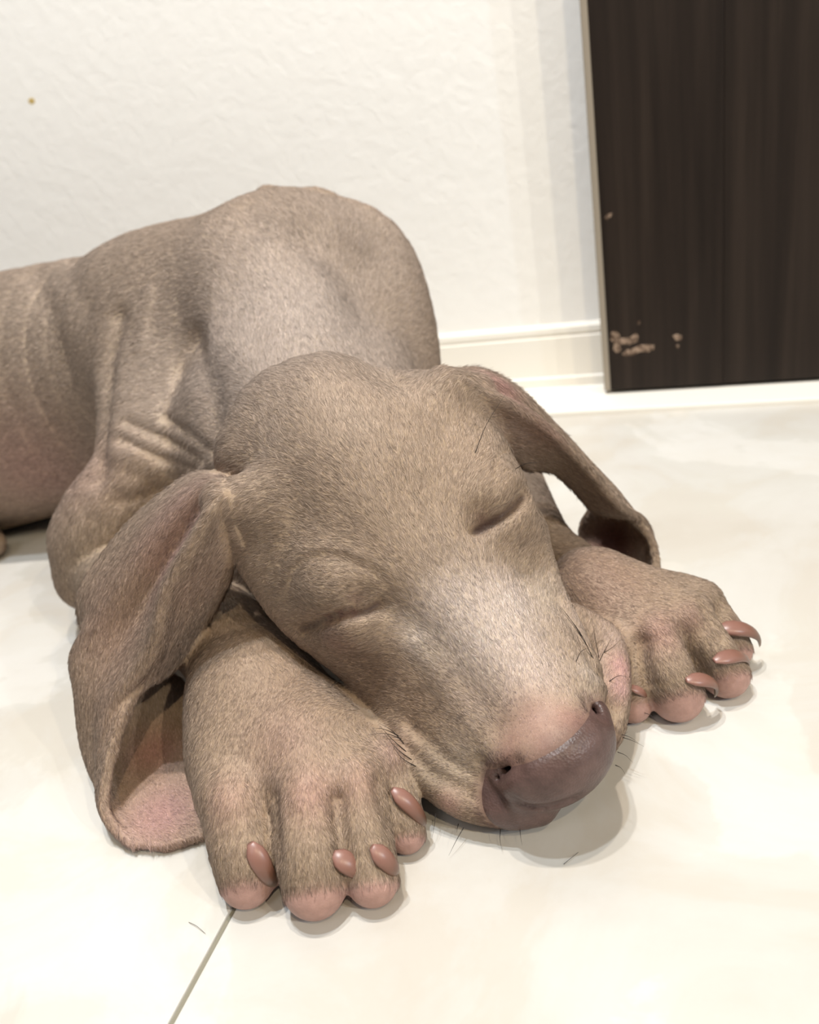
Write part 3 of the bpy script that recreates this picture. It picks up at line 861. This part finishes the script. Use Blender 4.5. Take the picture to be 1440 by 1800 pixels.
if FUR:
    tri = np.concatenate([Q[:, [0, 1, 2]], Q[:, [0, 2, 3]]])
    A, B, Cc = V[tri[:, 0]], V[tri[:, 1]], V[tri[:, 2]]
    area = 0.5 * np.linalg.norm(np.cross(B - A, Cc - A), axis=1)
    cen = (A + B + Cc) / 3
    dep = np.linalg.norm(cen - CAM, axis=1)
    dens = np.interp(dep, [0.36, 0.60], [6.0e6, 2.4e6])   # hairs per square metre
    pr = project(cen)
    dens = np.where(cen[:, 2] < 0.0015, 0.0, dens)
    dens = np.where(pr[:, 0] < -60, dens * 0.6, dens)
    dens = dens * (1 - np.clip(BARE[tri].mean(1), 0, 1)) * (NOSE[tri].max(1) < 0.0)
    nh = rng.poisson(area * dens)
    ti = np.repeat(np.arange(len(tri)), nh)
    n = len(ti)
    u1 = np.sqrt(rng.random(n)); u2 = rng.random(n)
    wb = np.stack([1 - u1, u1 * (1 - u2), u1 * u2], 1)[:, :, None]
    root = (V[tri[ti]] * wb).sum(1); nrm = (VN[tri[ti]] * wb).sum(1); nrm /= np.linalg.norm(nrm, axis=1, keepdims=True)
    hc = (COL[tri[ti]] * wb).sum(1)
    # growth direction: blended from the nearest directions, on mesh vertices first
    fp = np.array([P3(q) for q, _ in FLOW]); fd = np.array([CR * d[0] - CU * d[1] for _, d in FLOW])
    fd /= np.linalg.norm(fd, axis=1, keepdims=True)
    acc = np.zeros_like(V)
    for p, d in zip(fp, fd):
        w_ = 1.0 / (((V - p) ** 2).sum(1) + 1.2e-4) ** 1.8
        acc += w_[:, None] * d
    acc -= VN * (acc * VN).sum(1, keepdims=True)
    acc /= np.linalg.norm(acc, axis=1, keepdims=True) + 1e-12
    ln = np.full(len(V), 3.2)
    for q, r, l in LEN:
        w_ = np.exp(-((V - P3(q)) ** 2).sum(1) / (r * 0.001) ** 2)
        ln += (l - ln) * np.clip(w_ * 1.25, 0, 1)
    dirs = (acc[tri[ti]] * wb).sum(1); L_ = (ln[tri[ti]] * wb[:, :, 0]).sum(1) * 0.00080
    # gentle clumping: neighbouring hairs lean the same way
    cell = np.floor(root / 0.0011).astype(np.int64)
    hsh = (cell[:, 0] * 73856093) ^ (cell[:, 1] * 19349663) ^ (cell[:, 2] * 83492791)
    tab = rng.normal(size=(65536, 4))
    cl = tab[hsh & 65535]
    side = np.cross(nrm, dirs)
    ang = 0.20 * cl[:, 0] + rng.normal(size=n) * 0.16
    lift = np.clip(0.10 + 0.035 * cl[:, 1] + rng.normal(size=n) * 0.05, 0.03, 0.45)
    t1 = dirs * np.cos(ang)[:, None] + side * np.sin(ang)[:, None]
    t1 /= np.linalg.norm(t1, axis=1, keepdims=True) + 1e-9
    L_ = L_ * np.clip(1 + 0.15 * cl[:, 2] + rng.normal(size=n) * 0.18, 0.5, 1.6)
    d0 = t1 * np.cos(lift)[:, None] + nrm * np.sin(lift)[:, None]
    d1 = t1 * np.cos(lift * 0.35)[:, None] + nrm * np.sin(lift * 0.35)[:, None]
    p0 = root - nrm * 0.0002; p1 = root + d0 * (L_ * 0.45)[:, None]; p2 = p1 + d1 * (L_ * 0.55)[:, None]
    p2[:, 2] = np.maximum(p2[:, 2], 0.0006); p1[:, 2] = np.maximum(p1[:, 2], 0.0006)
    cu = bpy.data.hair_curves.new('fur')
    cu.add_curves([3] * n)
    cu.attributes['position'].data.foreach_set('vector', np.stack([p0, p1, p2], 1).astype(np.float32).ravel())
    far = np.interp(np.linalg.norm(root - CAM, axis=1), [0.36, 0.60], [1.0, 1.6])
    rad = np.stack([0.000056 * far, 0.000050 * far, 0.000012 * far], 1)
    ra = cu.attributes.get('radius') or cu.attributes.new('radius', 'FLOAT', 'POINT')
    ra.data.foreach_set('value', rad.astype(np.float32).ravel())
    shade = np.clip(1.0 + 0.24 * rng.normal(size=n) + 0.05 * cl[:, 3], 0.45, 1.6)[:, None]
    light = (rng.random(n) < 0.10)[:, None]
    hc = np.clip(hc * np.array([1.22, 1.23, 1.35]) * shade * np.where(light, 1.3, 1.0), 0, 1)
    ca = cu.attributes.new('coat', 'FLOAT_COLOR', 'CURVE')
    ca.data.foreach_set('color', np.concatenate([hc, np.ones((n, 1))], 1).astype(np.float32).ravel())
    M_fur, nt, b = material('fur_hair', (0.3, 0.25, 0.2), 0.6, 0.15)
    a = nt.nodes.new('ShaderNodeAttribute'); a.attribute_name = 'coat'
    nt.links.new(a.outputs['Color'], b.inputs['Base Color'])
    # hairs lie flat on the skin: they are shaded with the skin's normal, a little scattered from hair to hair
    hn = nrm + 0.22 * rng.normal(size=(n, 3)) + d1 * 0.15
    hn /= np.linalg.norm(hn, axis=1, keepdims=True)
    na = cu.attributes.new('lie', 'FLOAT_VECTOR', 'CURVE'); na.data.foreach_set('vector', hn.astype(np.float32).ravel())
    an = nt.nodes.new('ShaderNodeAttribute'); an.attribute_name = 'lie'
    nt.links.new(an.outputs['Vector'], b.inputs['Normal'])
    cu.materials.append(M_fur)
    fur = bpy.data.objects.new('fur', cu); col.objects.link(fur); fur.parent = dog
    fur['kind'] = 'stuff'
    fur['label'] = 'short sleek taupe fur'
    print('fur', n, round(time.time() - T0, 1))
print('done', round(time.time() - T0, 1))
